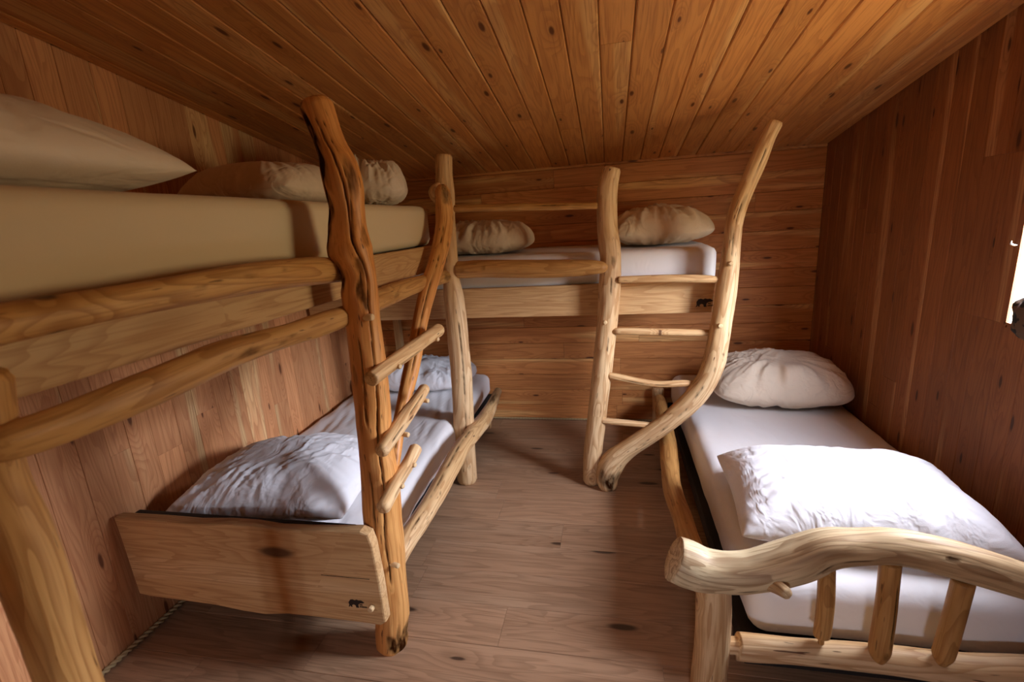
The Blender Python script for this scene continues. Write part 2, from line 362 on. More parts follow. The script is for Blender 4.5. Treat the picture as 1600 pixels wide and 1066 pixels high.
def pillow(name, c, w, d, h, mat, rot=(0, 0, 0), seed=0, crumple=.5, n=96, label='', group=None, pinch=.05, bottom=.35, fold=None, rc=.22):
    """a stuffed pillowcase; c = centre of its underside"""
    vs, fs = [], []
    def surf(u, v, top):
        fx = 1 - pinch * (1 - abs(v) ** 2.2) * 1.; fy = 1 - pinch * (1 - abs(u) ** 2.2)
        x = u * w / 2 * fx * math.sqrt(1 - rc * v * v * v * v); y = v * d / 2 * fy * math.sqrt(1 - rc * u * u * u * u)
        t = max(0., (1 - abs(u) ** 3.)) ** .55 * max(0., (1 - abs(v) ** 3.)) ** .55
        H = h * (1 - bottom) if top else -h * bottom
        z = H * t
        e = max(0., 1 - max(abs(u), abs(v)))
        # wrinkles: radiating from the edges plus random creases
        wx = N.noise(Vector((x * 5 + seed, y * 5, 0))) * .05; wy = N.noise(Vector((x * 5, y * 5 + seed, 4))) * .05
        cu = N.noise(Vector((x * 6 + seed, y * 6, 1.3 * seed)))
        ang = math.atan2(v, u); rr = math.hypot(u, v)
        rad_ = N.noise(Vector((math.cos(ang) * 8 + seed, math.sin(ang) * 8, rr * .7))) * min(1, rr * 1.3) ** 2
        dr = seed * 1.7; ca_, sa_ = math.cos(dr), math.sin(dr)
        cx_ = (x + wx) * ca_ + (y + wy) * sa_; cy_ = -(x + wx) * sa_ + (y + wy) * ca_
        c1 = max(0, 1 - abs(N.noise(Vector((cx_ * 22 + seed * 3, cy_ * 6, seed)))) * 5.)
        c2 = max(0, 1 - abs(N.noise(Vector((cx_ * 9, cy_ * 26 + seed, seed + 9)))) * 6.)
        msk = min(1., max(0., .5 + 1.6 * N.noise(Vector((x * 3.5 + 9, y * 3.5 + seed, 2)))))
        m = t ** .4
        z += crumple * m * (.022 * cu + .020 * rad_ + (.008 * c1 + .005 * c2) * msk) * (1 if top else -.3)
        if fold and top: z += fold(u, v) * m
        return Vector((x, y, z))
    idx = {}
    for i in range(n + 1):
        for j in range(n + 1):
            u, v = -1 + 2 * i / n, -1 + 2 * j / n
            u = math.sin(u * math.pi / 2) * .5 + u * .5; v = math.sin(v * math.pi / 2) * .5 + v * .5
            idx[(i, j, 1)] = len(vs); vs.append(surf(u, v, True))
            if 0 < i < n and 0 < j < n: idx[(i, j, 0)] = len(vs); vs.append(surf(u, v, False))
            else: idx[(i, j, 0)] = idx[(i, j, 1)]
    for i in range(n):
        for j in range(n):
            a = [idx[(i, j, 1)], idx[(i + 1, j, 1)], idx[(i + 1, j + 1, 1)], idx[(i, j + 1, 1)]]; fs.append(a)
            b = [idx[(i, j, 0)], idx[(i, j + 1, 0)], idx[(i + 1, j + 1, 0)], idx[(i + 1, j, 0)]]; fs.append(b)
    Rm = Matrix.Rotation(rot[2], 3, 'Z') @ Matrix.Rotation(rot[1], 3, 'Y') @ Matrix.Rotation(rot[0], 3, 'X')
    vs = [Rm @ v for v in vs]; zmin = min(v.z for v in vs)
    # the underside rests flat on the mattress
    for v in vs:
        v.z -= zmin
    zl = h * .12
    for v in vs:
        if v.z < zl: v.z = 0.004 + (v.z / zl) ** 2 * zl
    me = bpy.data.meshes.new(name); me.from_pydata([tuple(v) for v in vs], [], fs)
    o = link(name, me, mat, None, True); o.location = c; tag(o, label, 'pillow', group)
    return o

# ---------------------------------------------------------------- room shell
T = .02
fl = struct('floor', box_mesh('floor', [(XL - .2, XR + .2, YF - .2, YB + .2, -.12, -T)]), M['backing'], (0, 1, -.12))
pw = .19; y = 3.455 - .17; row = 0; y_edges = [3.455]
while y > YF: y_edges.append(y); y -= pw
y_edges.append(YF)
fr = random.Random(3)
for a, b in zip(y_edges[1:], y_edges[:-1]):
    x = XL - fr.uniform(0, 1.1)
    while x < XR:
        x1 = x + 1.25; xa, xb = max(x, XL), min(x1, XR)
        if xb - xa > .02: board('plank', fl, ((xa + xb) / 2, (a + b) / 2, -T / 2), (1, 0, 0), (0, 0, 1), xb - xa, b - a, T, M['floor'], ch=.0015, gap=.001)
        x = x1

cn = Vector((0, SL, 1)).normalized(); cdir = Vector((0, 1, -SL)).normalized()
bm = bmesh.new()
q = [bm.verts.new((x, y, ceil_z(y) + dz)) for dz in (T, .14) for (x, y) in ((XL - .2, YF - .2), (XR + .2, YF - .2), (XR + .2, YB + .2), (XL - .2, YB + .2))]
for f in ((0, 1, 2, 3), (7, 6, 5, 4), (0, 4, 5, 1), (1, 5, 6, 2), (2, 6, 7, 3), (3, 7, 4, 0)): bm.faces.new([q[i] for i in f])
bmesh.ops.recalc_face_normals(bm, faces=bm.faces)
me = bpy.data.meshes.new('ceiling'); bm.to_mesh(me); bm.free()
ce = struct('ceiling', me, M['backing'], (0, 1, 2.25))
W = .1155; x = -.2545 - W * 14
yc = (YF + YB) / 2; Lc = (YB - YF) / cdir.y
while x < XR:
    xa, xb = max(x, XL), min(x + W, XR)
    if xb - xa > .01:
        cuts = [0, Lc]
        k = fr.uniform(.2, .8)
        if fr.random() < .4: cuts = [0, Lc * k * .5, Lc]
        p0 = Vector(((xa + xb) / 2, YB, ceil_z(YB)))
        for s0, s1 in zip(cuts[:-1], cuts[1:]):
            c = p0 - cdir * ((s0 + s1) / 2) + cn * (T / 2 + (.0 if fr.random() < .6 else .0015))
            board('plank', ce, c, cdir, -cn, s1 - s0, xb - xa, T, M['ceil'], ch=.005, gap=.002)
    x += W

Y0w = YB
bw = struct('wall_back', box_mesh('wall_back', [(XL - .2, XR + .2, YB + T, YB + .16, -.1, ceil_z(YB) + .1)]), M['backing'], (0, YB + .1, 0))
hz = .122; z = 0.
while z < ceil_z(YB):
    zt = min(z + hz, ceil_z(YB) + .005)
    cuts = [XL, XR]; c_ = fr.uniform(XL + .3, XR - .3)
    cuts = [XL, c_, XR]
    for xa, xb in zip(cuts[:-1], cuts[1:]):
        board('board', bw, ((xa + xb) / 2, YB + T / 2, (z + zt) / 2), (1, 0, 0), (0, -1, 0), xb - xa, zt - z, T, M['wallB'], ch=.0025)
    z += hz

lw = struct('wall_left', box_mesh('wall_left', [(XL - .16, XL - T, YF - .1, YB + T, -.1, 2.7)]), M['backing'], (XL - .1, 1, 0))
def vwall(parent, xc, nrm, mat, pitch, hole=None, seed=1):
    r_ = random.Random(seed); y = YF
    while y < YB - .005:
        w_ = pitch * r_.choice((.8, 1., 1., 1.2)); ye = min(y + w_, YB)
        if YB - ye < .02: ye = YB
        top = ceil_z(y) + .003
        spans = [(0., top)]
        if hole and y < hole[1] - .001 and ye > hole[0] + .001: spans = [(0., hole[2]), (hole[3], top)]
        for (za, zb) in spans:
            cuts = [za, zb]
            if zb - za > 1.2 and r_.random() < .6: cuts = [za, r_.uniform(.3, 1.5), zb]
            if zb - za > 1.2 and y > 0 and r_.random() < .35 and len(cuts) == 2: cuts = [za, .75 + r_.uniform(-.2, .2), zb]
            for a, b in zip(cuts[:-1], cuts[1:]):
                dx = r_.choice((0, 0, .0006)) * nrm
                board('board', parent, (xc + dx, (y + ye) / 2, (a + b) / 2), (0, 0, 1), (nrm, 0, 0), b - a, ye - y, T, mat, ch=.0012, gap=.0008)
        y = ye
        # board edges line up with the window's jambs
        if hole:
            for e in (hole[0], hole[1]):
                pass
vwall(lw, XL - T / 2, 1, M['wallL'], .098, None, 5)

rw = struct('wall_right', box_mesh('wall_right', [(XR + T, XR + .05, YF - .1, WIN[0], -.1, 2.7), (XR + T, XR + .05, WIN[1], YB + T, -.1, 2.7),
    (XR + T, XR + .05, WIN[0], WIN[1], -.1, WIN[2]), (XR + T, XR + .05, WIN[0], WIN[1], WIN[3], 2.7)]), M['backing'], (XR + .035, 1, 0))
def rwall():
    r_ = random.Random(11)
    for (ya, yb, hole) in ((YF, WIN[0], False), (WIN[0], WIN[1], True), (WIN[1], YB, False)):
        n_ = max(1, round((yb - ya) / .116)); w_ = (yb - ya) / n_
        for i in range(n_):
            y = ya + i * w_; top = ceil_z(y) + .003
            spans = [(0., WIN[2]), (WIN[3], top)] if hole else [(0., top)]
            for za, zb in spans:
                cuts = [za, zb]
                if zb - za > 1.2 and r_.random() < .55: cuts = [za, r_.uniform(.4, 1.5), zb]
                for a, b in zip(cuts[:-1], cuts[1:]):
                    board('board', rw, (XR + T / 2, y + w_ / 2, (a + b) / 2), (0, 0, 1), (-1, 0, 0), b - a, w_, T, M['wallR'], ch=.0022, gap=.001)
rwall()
for ya, yb in ((1.882, 2.0), (2.0, 2.12)):   # thin boards beside the pane
    board('board', rw, (XR + .003, (ya + yb) / 2, (WIN[2] + WIN[3]) / 2), (0, 0, 1), (-1, 0, 0), WIN[3] - WIN[2], yb - ya, .006, M['wallR'], ch=.001, gap=.0004)
fw = struct('wall_front', box_mesh('wall_front', [(XL - .2, REAR[0], YF - .16, YF - T, -.1, 2.75), (REAR[1], XR + .2, YF - .16, YF - T, -.1, 2.75),
    (REAR[0], REAR[1], YF - .16, YF - T, -.1, REAR[2]), (REAR[0], REAR[1], YF - .16, YF - T, REAR[3], 2.75)]), M['backing'], (0, YF - .1, 0))
z = 0.
while z < ceil_z(YF):
    zt = min(z + .16, ceil_z(YF) + .005)
    segs = [(XL, XR)] if (zt <= REAR[2] + .01 or z >= REAR[3] - .01) else [(XL, REAR[0]), (REAR[1], XR)]
    for xa, xb in segs: board('board', fw, ((xa + xb) / 2, YF - T / 2, (z + zt) / 2), (-1, 0, 0), (0, 1, 0), xb - xa, zt - z, T, M['wallB'])
    z += .16

def window_frame(name, mk):
    o = link(name, mk, M['wallR']); o['kind'] = 'structure'; return o
y0, y1, z0, z1 = WIN
me = box_mesh('window_1', [(XR - .004, XR + .05, y0, y0 + .014, z0, z1), (XR - .006, XR - .001, 1.88, 1.905, z0 - .01, z1 + .02), (XR - .004, XR + .05, y0, 1.89, z1 - .014, z1), (XR - .006, XR + .05, y0, 1.89, z0, z0 + .008),
    (XR + .0065, XR + .019, 1.90, 2.135, z0 - .03, z0 + .02), (XR + .0065, XR + .019, 1.90, 2.135, z1 - .02, z1 + .03)])  # these boxes are hidden strips added to stop light leaking past the thin boards
set_lc(me, [(v.co.z, v.co.y, v.co.x) for v in me.vertices]); wf = window_frame('window_1', me); place(wf, None, (XR + .06, (y0 + y1) / 2, z0))
def glassm():
    g = G('window_glass'); g.t.nodes.remove(g.b)
    tr = g.n('ShaderNodeBsdfTransparent'); gl = g.n('ShaderNodeBsdfGlossy'); gl.inputs['Roughness'].default_value = .02
    fz = g.n('ShaderNodeLayerWeight'); fz.inputs[0].default_value = .5; fc = g.math('MULTIPLY_ADD', g.math('POWER', fz.outputs['Facing'], 5.), .5, .035); ms = g.n('ShaderNodeMixShader')
    g.l(fc, ms.inputs[0]); g.l(tr.outputs[0], ms.inputs[1]); g.l(gl.outputs[0], ms.inputs[2]); g.l(ms.outputs[0], g.out.inputs[0]); return g.m
M['glass'] = glassm()
gm = box_mesh('pane', [(XR + .004, XR + .008, y0 + .014, 1.885, z0 + .008, z1 - .014)]); place(link('pane', gm, M['glass']), wf, (XR + .006, (y0 + y1) / 2, z0 + .022))
x0, x1, z0, z1 = REAR
me = box_mesh('window_2', [(x0, x0 + .04, YF - .16, YF + .005, z0, z1), (x1 - .04, x1, YF - .16, YF + .005, z0, z1), (x0, x1, YF - .16, YF + .005, z1 - .04, z1), (x0, x1, YF - .16, YF + .02, z0, z0 + .04), ((x0 + x1) / 2 - .02, (x0 + x1) / 2 + .02, YF - .12, YF - .08, z0, z1)])
set_lc(me, [(v.co.z, v.co.x, v.co.y) for v in me.vertices]); wf2 = window_frame('window_2', me); place(wf2, None, ((x0 + x1) / 2, YF, z0))
gm = box_mesh('pane', [(x0 + .04, x1 - .04, YF - .104, YF - .10, z0 + .04, z1 - .04)]); place(link('pane', gm, M['glass']), wf2, ((x0 + x1) / 2, YF - .1, z0 + .04))

def rope(name, a, b, r=.0065):
    A, B = Vector(a), Vector(b); D = (B - A).normalized(); L = (B - A).length; e = Vector((0, 0, 1)); f = D.cross(e)
    vs, fs = [], []
    n = int(L / .006); sg = 6
    for st in range(2):
        base = len(vs)
        for i in range(n + 1):
            s = L * i / n; ph = s / .045 * 2 * math.pi + st * math.pi
            c = A + D * s + (e * math.cos(ph) + f * math.sin(ph)) * r * .75
            for k in range(sg):
                an = 2 * math.pi * k / sg; vs.append(tuple(c + (e * math.cos(an) + f * math.sin(an)) * r))
        for i in range(n):
            for k in range(sg):
                k2 = (k + 1) % sg; fs.append((base + i * sg + k, base + i * sg + k2, base + (i + 1) * sg + k2, base + (i + 1) * sg + k))
    me = bpy.data.meshes.new(name); me.from_pydata(vs, [], fs); o = link(name, me, M['rope'], None, True); o['kind'] = 'structure'; place(o, None, tuple(A))
    return o
rope('baseboard_left', (XL + .012, YF + .03, .013), (XL + .012, YB - .03, .013))
rope('baseboard_back', (XL + .03, YB - .009, .010), (XR - .03, YB - .009, .010), .0045)

# log centre lines in metres: x, y, z, radius
P_MAIN = [(-0.805, 1.35, 1.852, 0.047), (-0.78, 1.35, 1.752, 0.044), (-0.762, 1.35, 1.691, 0.0536), (-0.755, 1.35, 1.631, 0.056), (-0.755, 1.35, 1.569, 0.0509), (-0.762, 1.35, 1.507, 0.0572), (-0.762, 1.35, 1.445, 0.0655), (-0.746, 1.35, 1.379, 0.0544), (-0.75, 1.35, 1.313, 0.056), (-0.753, 1.35, 1.222, 0.0538), (-0.754, 1.35, 1.142, 0.0545), (-0.757, 1.35, 1.059, 0.0553), (-0.76, 1.35, 0.972, 0.0561), (-0.766, 1.35, 0.885, 0.0547), (-0.77, 1.35, 0.792, 0.0555), (-0.77, 1.35, 0.729, 0.0604), (-0.773, 1.35, 0.656, 0.0632), (-0.781, 1.35, 0.545, 0.0643), (-0.784, 1.35, 0.43, 0.0631), (-0.791, 1.35, 0.31, 0.062), (-0.794, 1.35, 0.187, 0.0607), (-0.809, 1.35, 0.058, 0.0619), (-0.816, 1.35, 0.004, 0.06)]
P_STILE = [(-0.8, 2.367, 1.672, 0.0378), (-0.8, 2.371, 1.587, 0.0445), (-0.8, 2.33, 1.482, 0.0443), (-0.8, 2.186, 1.339, 0.0393), (-0.8, 2.066, 1.252, 0.0377), (-0.8, 1.97, 1.169, 0.0351), (-0.8, 1.907, 1.105, 0.033), (-0.8, 1.852, 1.042, 0.0324), (-0.8, 1.807, 0.983, 0.0319), (-0.8, 1.75, 0.926, 0.0313), (-0.8, 1.695, 0.874, 0.0294), (-0.8, 1.636, 0.819, 0.025), (-0.8, 1.583, 0.762, 0.0245), (-0.8, 1.543, 0.702, 0.0242), (-0.8, 1.488, 0.626, 0.0237), (-0.8, 1.443, 0.547, 0.0211)]
P_R1 = [(-0.7, 1.259, 1.073, 0.0239), (-0.7, 1.493, 1.08, 0.0265), (-0.7, 1.855, 1.084, 0.0266)]
P_R2 = [(-0.7, 1.261, 0.837, 0.0229), (-0.7, 1.437, 0.867, 0.0253), (-0.7, 1.533, 0.882, 0.0232), (-0.7, 1.641, 0.902, 0.022)]
P_R3 = [(-0.7, 1.221, 0.664, 0.0229), (-0.7, 1.328, 0.688, 0.0233), (-0.7, 1.429, 0.703, 0.0224), (-0.7, 1.499, 0.722, 0.0233)]
PEGS = [(-0.68, 1.393, 1.073, 0.0083), (-0.68, 1.756, 1.068, 0.0101), (-0.68, 1.593, 0.872, 0.0096), (-0.68, 1.4, 0.825, 0.0087), (-0.68, 1.42, 0.701, 0.0089), (-0.68, 1.315, 0.694, 0.0084), (-0.68, 1.31, 1.253, 0.0096), (-0.68, 1.261, 0.379, 0.0085)]
P_M = [(-0.822, 2.5, 1.843, 0.0441), (-0.827, 2.5, 1.753, 0.0462), (-0.832, 2.5, 1.668, 0.0532), (-0.839, 2.5, 1.536, 0.0472), (-0.837, 2.5, 1.37, 0.0445), (-0.84, 2.5, 1.23, 0.0451), (-0.836, 2.5, 1.121, 0.0543), (-0.832, 2.5, 0.927, 0.0588), (-0.831, 2.5, 0.733, 0.058), (-0.838, 2.5, 0.529, 0.0591), (-0.849, 2.5, 0.32, 0.0602), (-0.854, 2.5, 0.138, 0.0611), (-0.856, 2.5, 0.019, 0.0598)]
P_RR = [(0.019, 2.55, 1.718, 0.0425), (-0.001, 2.55, 1.641, 0.0492), (-0.008, 2.55, 1.556, 0.0513), (-0.007, 2.55, 1.446, 0.0519), (0.002, 2.55, 1.356, 0.0555), (0.007, 2.55, 1.278, 0.0526), (0.002, 2.55, 1.163, 0.0566), (-0.006, 2.55, 1.045, 0.0556), (-0.025, 2.55, 0.862, 0.0532), (-0.05, 2.55, 0.645, 0.0526), (-0.083, 2.55, 0.38, 0.0522), (-0.108, 2.55, 0.182, 0.0514), (-0.119, 2.55, 0.018, 0.0484)]
P_CURVE = [(0.732, 2.5, 1.853, 0.0314), (0.707, 2.5, 1.797, 0.0316), (0.672, 2.5, 1.705, 0.0379), (0.636, 2.5, 1.61, 0.0369), (0.6, 2.5, 1.513, 0.0374), (0.581, 2.5, 1.433, 0.0393), (0.576, 2.5, 1.35, 0.0397), (0.568, 2.5, 1.201, 0.045), (0.558, 2.5, 1.092, 0.0487), (0.547, 2.5, 0.987, 0.0492), (0.529, 2.5, 0.829, 0.0517), (0.514, 2.5, 0.738, 0.0555), (0.478, 2.5, 0.638, 0.0562), (0.408, 2.5, 0.528, 0.0537), (0.313, 2.5, 0.429, 0.0512), (0.192, 2.5, 0.329, 0.0505), (0.083, 2.5, 0.242, 0.0531), (0.006, 2.5, 0.165, 0.0645), (-0.027, 2.5, 0.08, 0.0651), (-0.024, 2.5, 0.019, 0.0545)]
P_LR1 = [(0.05, 2.5, 1.184, 0.0162), (0.182, 2.5, 1.182, 0.0193), (0.335, 2.5, 1.179, 0.019), (0.478, 2.5, 1.17, 0.0188), (0.532, 2.5, 1.165, 0.0094)]
P_LR2 = [(0.022, 2.52, 0.91, 0.0084), (0.048, 2.52, 0.91, 0.0185), (0.467, 2.52, 0.895, 0.0169), (0.504, 2.52, 0.895, 0.0081)]
P_LR3 = [(-0.015, 2.52, 0.666, 0.0104), (0.019, 2.52, 0.662, 0.0183), (0.225, 2.52, 0.62, 0.017), (0.38, 2.52, 0.624, 0.0178), (0.46, 2.52, 0.621, 0.01)]
P_LR4 = [(-0.053, 2.52, 0.405, 0.0106), (-0.019, 2.52, 0.402, 0.0163), (0.213, 2.52, 0.381, 0.0157), (0.27, 2.52, 0.375, 0.0104)]
P_G1 = [(-0.795, 2.5, 1.588, 0.0184), (-0.482, 2.5, 1.574, 0.0196), (-0.058, 2.5, 1.553, 0.0158)]
P_G2 = [(-0.796, 2.5, 1.271, 0.0448), (-0.746, 2.5, 1.269, 0.0463), (-0.64, 2.5, 1.269, 0.0476), (-0.299, 2.5, 1.254, 0.0464), (-0.102, 2.5, 1.252, 0.0392), (-0.032, 2.5, 1.249, 0.0292)]
PEGS2 = [(-0.026, 2.45, 0.964, 0.0131), (0.527, 2.45, 0.946, 0.0125), (0.564, 2.45, 1.246, 0.0121)]
P_A = [(-0.82, 0.456, 1.402, 0.0281), (-0.82, 0.499, 1.408, 0.0281), (-0.82, 0.685, 1.41, 0.0278), (-0.82, 1.004, 1.411, 0.0364), (-0.82, 1.236, 1.401, 0.038), (-0.82, 1.351, 1.39, 0.0353), (-0.82, 1.444, 1.378, 0.0271)]
P_B = [(-0.8, 0.439, 1.256, 0.022), (-0.8, 0.46, 1.254, 0.0262), (-0.8, 0.541, 1.251, 0.0293), (-0.8, 0.67, 1.256, 0.033), (-0.8, 0.842, 1.265, 0.0325), (-0.8, 1.029, 1.259, 0.0286), (-0.8, 1.196, 1.255, 0.0324), (-0.8, 1.397, 1.253, 0.0309)]
P_C = [(-0.83, 1.469, 1.251, 0.0367), (-0.83, 1.639, 1.258, 0.0403), (-0.83, 1.954, 1.262, 0.0359), (-0.83, 2.37, 1.252, 0.0329)]
P_NEAR = [(-0.85, 0.452, 1.293, 0.0345), (-0.85, 0.455, 1.21, 0.0357), (-0.85, 0.461, 1.067, 0.0369), (-0.85, 0.462, 0.961, 0.0353), (-0.85, 0.465, 0.857, 0.0357)]
P_LSR = [(-0.77, 1.339, 0.334, 0.0363), (-0.77, 1.457, 0.351, 0.0386), (-0.77, 1.603, 0.346, 0.0403), (-0.77, 1.793, 0.346, 0.0426), (-0.77, 2.145, 0.37, 0.0458), (-0.77, 2.369, 0.36, 0.0463), (-0.77, 2.658, 0.33, 0.0472), (-0.77, 2.91, 0.344, 0.034), (-0.77, 3.074, 0.37, 0.0267)]
P_TOP = [(0.178, 1.28, 0.508, 0.0641), (0.213, 1.28, 0.494, 0.0677), (0.277, 1.28, 0.478, 0.0617), (0.381, 1.28, 0.486, 0.0588), (0.495, 1.28, 0.53, 0.061), (0.572, 1.28, 0.576, 0.0528), (0.656, 1.28, 0.591, 0.0468), (0.739, 1.28, 0.596, 0.0461), (0.86, 1.28, 0.573, 0.0488), (1.038, 1.28, 0.52, 0.0463), (1.184, 1.28, 0.463, 0.0457)]
P_BOT = [(0.304, 1.28, 0.217, 0.0253), (0.358, 1.28, 0.222, 0.0251), (0.362, 1.28, 0.22, 0.0386), (0.534, 1.28, 0.225, 0.0357), (0.741, 1.28, 0.228, 0.0383), (0.937, 1.28, 0.223, 0.0408), (1.084, 1.28, 0.235, 0.0415), (1.226, 1.28, 0.236, 0.0406)]
P_S1 = [(0.579, 1.28, 0.532, 0.0213), (0.586, 1.28, 0.406, 0.0226), (0.586, 1.28, 0.307, 0.0221), (0.584, 1.28, 0.289, 0.0203), (0.585, 1.28, 0.28, 0.0092), (0.587, 1.28, 0.242, 0.0084)]
P_S2 = [(0.721, 1.26, 0.561, 0.0255), (0.726, 1.26, 0.419, 0.0261), (0.725, 1.26, 0.313, 0.0275), (0.725, 1.26, 0.273, 0.0268), (0.726, 1.26, 0.247, 0.018)]
P_S3 = [(0.892, 1.26, 0.518, 0.025), (0.887, 1.26, 0.417, 0.0247), (0.88, 1.26, 0.312, 0.0252), (0.877, 1.26, 0.282, 0.0244), (0.877, 1.26, 0.258, 0.014)]
P_FP = [(0.288, 1.28, 0.428, 0.0508), (0.291, 1.28, 0.327, 0.0516), (0.29, 1.28, 0.21, 0.0507), (0.285, 1.28, 0.087, 0.0518), (0.282, 1.28, 0.011, 0.0524)]
P_RSR = [(0.325, 3.245, 0.25, 0.0397), (0.308, 2.6, 0.25, 0.0468), (0.275, 2.125, 0.25, 0.0421), (0.286, 1.874, 0.25, 0.0403), (0.291, 1.708, 0.25, 0.0421), (0.316, 1.446, 0.25, 0.0428)]

# ---------------------------------------------------------------- left log bunk bed
B = empty('log_bunk_bed', (-1.3, 1.9, 0), 'large log bunk bed along the left wall with ladder rungs on its cracked post', 'bed')
main_cr = [(.02, .30, -.25, .55, .055, .014), (.26, .62, .50, .22, .06, .014), (.58, .85, .20, .05, .045, .012), (.36, .52, -.35, -.3, .04, .010), (.60, .75, -.5, -.35, .05, .008), (.03, .2, .15, .35, .03, .006)]
main_bl = [(.06, -1.15, .07, .55, 1.2), (.16, -1.25, .06, .45, 1.1), (.10, -.75, .03, .25, .5), (.115, .55, .028, .35, .8), (.255, -1.35, .035, .7, 1.), (.20, .95, .02, .3, .6), (.25, .25, .015, .25, .7), (.285, .1, .022, .25, .9), (.305, .3, .012, .15, .8),
           (.985, .8, .026, .9, 1.), (.965, 1.2, .03, .6, .95), (.97, -.1, .02, .3, 1.), (.955, .35, .02, .16, .8), (.43, -.9, .02, .2, .5), (.50, -.7, .03, .12, .5), (.47, .9, .02, .1, .4)]
main_cr = [(a, b_, c + .45, d + .45, e, f) for a, b_, c, d, e, f in main_cr]   # angles seen from the room's middle
main_bl = [(a, b_ + .45, c, d, e) for a, b_, c, d, e in main_bl]
mp = log('post', P_MAIN, M['orange'], B, step=.009, seg=96, bump=.07, cracks=main_cr, blobs=main_bl, seed=2.1)
mp['label'] = 'orange brown post with a long crack and dark rotten base'
peg(mp, (-.70, 1.31, 1.25), (1, -.1, .0), .011, .05)
peg(mp, (-.722, 1.30, .385), (1, -.3, 0), .009, .03)
pm = log('post', P_M, M['log'], B, step=.014, seg=48, bump=.07, cracks=[(.45, .99, .55, .45, .05, .006)], blobs=[(.1, -.1, .02, .4, .35)], seed=5.)
kn = log('knot', [(-.845, 2.48, 1.70, .030), (-.86, 2.43, 1.67, .034), (-.85, 2.42, 1.63, .02)], M['log'], pm, seg=20, bump=.15, seed=3)
log('post', [(-.83, .46, 1.34, .036), (-.85, .455, 1.21, .037), (-.85, .461, 1.067, .039), (-.852, .462, .86, .037), (-.85, .465, .6, .038), (-.85, .47, .3, .04), (-.85, .47, .005, .042)][::-1], M['rail'], B, seg=36, bump=.07, seed=8., blobs=[(.7, .4, .02, .3, .35)])
st = log('ladder_stile', P_STILE, M['orange'], B, step=.012, seg=40, bump=.06, ref=(1, -.6, 0), cracks=[(.05, .95, -.75, -.55, .06, .008)], blobs=[(.02, -.3, .03, .6, .8), (.2, .2, .01, .2, .6), (.09, .4, .012, .15, .5)], seed=4.4, round_end=(.8, .5))
st['label'] = 'orange brown curved ladder stile forking from the middle post'
r1 = log('rung', P_R1, M['log'], B, step=.01, seg=32, bump=.07, ref=(1, -.5, .3), cracks=[(.1, .8, -.7, -.9, .05, .004)], round_end=(.25, .6), seed=1.)
r2 = log('rung', P_R2, M['log'], B, step=.01, seg=32, bump=.10, ref=(1, -.5, .3), cracks=[(.05, .9, .0, .2, .08, .006)], round_end=(.6, .6), seed=9.)
r3 = log('rung', P_R3, M['log'], B, step=.01, seg=32, bump=.12, ref=(1, -.5, .3), cracks=[(.1, .75, -.3, -.5, .14, .008)], blobs=[(.55, .2, .2, .15, .4)], round_end=(.6, .6), seed=12.)
for (par, c) in ((r1, (-.668, 1.39, 1.07)), (r1, (-.670, 1.76, 1.068)), (r2, (-.672, 1.595, .872)), (r2, (-.674, 1.40, .825)), (r3, (-.672, 1.42, .702)), (r3, (-.674, 1.315, .682))):
    peg(par, c, (1, -.35, 0), .0085, .035)
log('guard_rail', P_A, M['rail'], B, step=.014, seg=40, bump=.07, ref=(1, -.2, 0), round_end=(.3, .9), seed=6., blobs=[(.93, .2, .008, .25, .9), (.5, .3, .02, .2, .3), (.62, .35, .01, .12, .5), (.36, .1, .015, .15, .4)])
log('side_rail', P_B, M['rail'], B, step=.014, seg=40, bump=.10, ref=(1, -.2, 0), round_end=(.5, .6), seed=7., blobs=[(.46, -.15, .035, .3, .75), (.58, -.25, .012, .2, .6), (.40, .2, .02, .1, .3), (.62, .1, .02, .12, .5)])
log('side_rail', P_C, M['rail'], B, step=.014, seg=36, bump=.07, ref=(1, -.2, 0), seed=10., round_end=(.3, .5), blobs=[(.25, 0, .03, .3, .5), (.95, 0, .06, .8, .6)])
bevelled('side_board', [(-.895, -.868, .40, 2.44, 1.29, 1.412)], M['plank'], B, along=1, bev=.004)
bevelled('mattress_base', [(-1.80, -.90, .42, 2.43, 1.34, 1.41)], M['backing'], B, along=1)
# lower bed
log('bed_rail', P_LSR, M['log'], B, step=.014, seg=36, bump=.08, ref=(1, -.3, .3), seed=13., cracks=[(.05, .6, .9, 1.1, .04, .004)], blobs=[(.9, 1.1, .05, .5, .8), (.25, .4, .006, .06, .7)], round_end=(.3, .6))
fb = [(-1.785, .206), (-1.74, .2), (-1.45, .193), (-1.33, .180), (-1.24, .176), (-1.14, .190), (-1.0, .190), (-.86, .188), (-.785, .185), (-.765, .20), (-.765, .35), (-.772, .50), (-.782, .541), (-.81, .553), (-1.0, .540), (-1.12, .536), (-1.22, .545), (-1.32, .545), (-1.45, .536), (-1.6, .538), (-1.80, .536), (-1.795, .45)]
fbo = prism('footboard', fb, 1.242, 1.285, M['plank'], B, bev=.007, loc=(-1.28, 1.26, .18))
bevelled('foot_block', [(-.945, -.895, 1.44, 1.49, .0, .17)], M['plank'], B, along=2, bev=.003)
bevelled('foot_block', [(-.945, -.895, 3.25, 3.30, .0, .17)], M['plank'], B, along=2, bev=.003)
bevelled('foot_block', [(-1.72, -1.67, 1.44, 1.49, 0, .17)], M['plank'], B, along=2, bev=.003)
bevelled('mattress_base', [(-1.80, -.885, 1.30, 3.43, .165, .215)], M['black'], B, along=1)
bevelled('dark_gap_strip', [(-1.76, -.86, 1.287, 1.310, .42, .532)], M['black'], B, along=0)  # black strip standing in for the dark gap between footboard and pillow
bevelled('back_leg', [(-1.64, -1.59, 3.38, 3.43, .0, 1.0)], M['plank'], B, along=2, bev=.003)
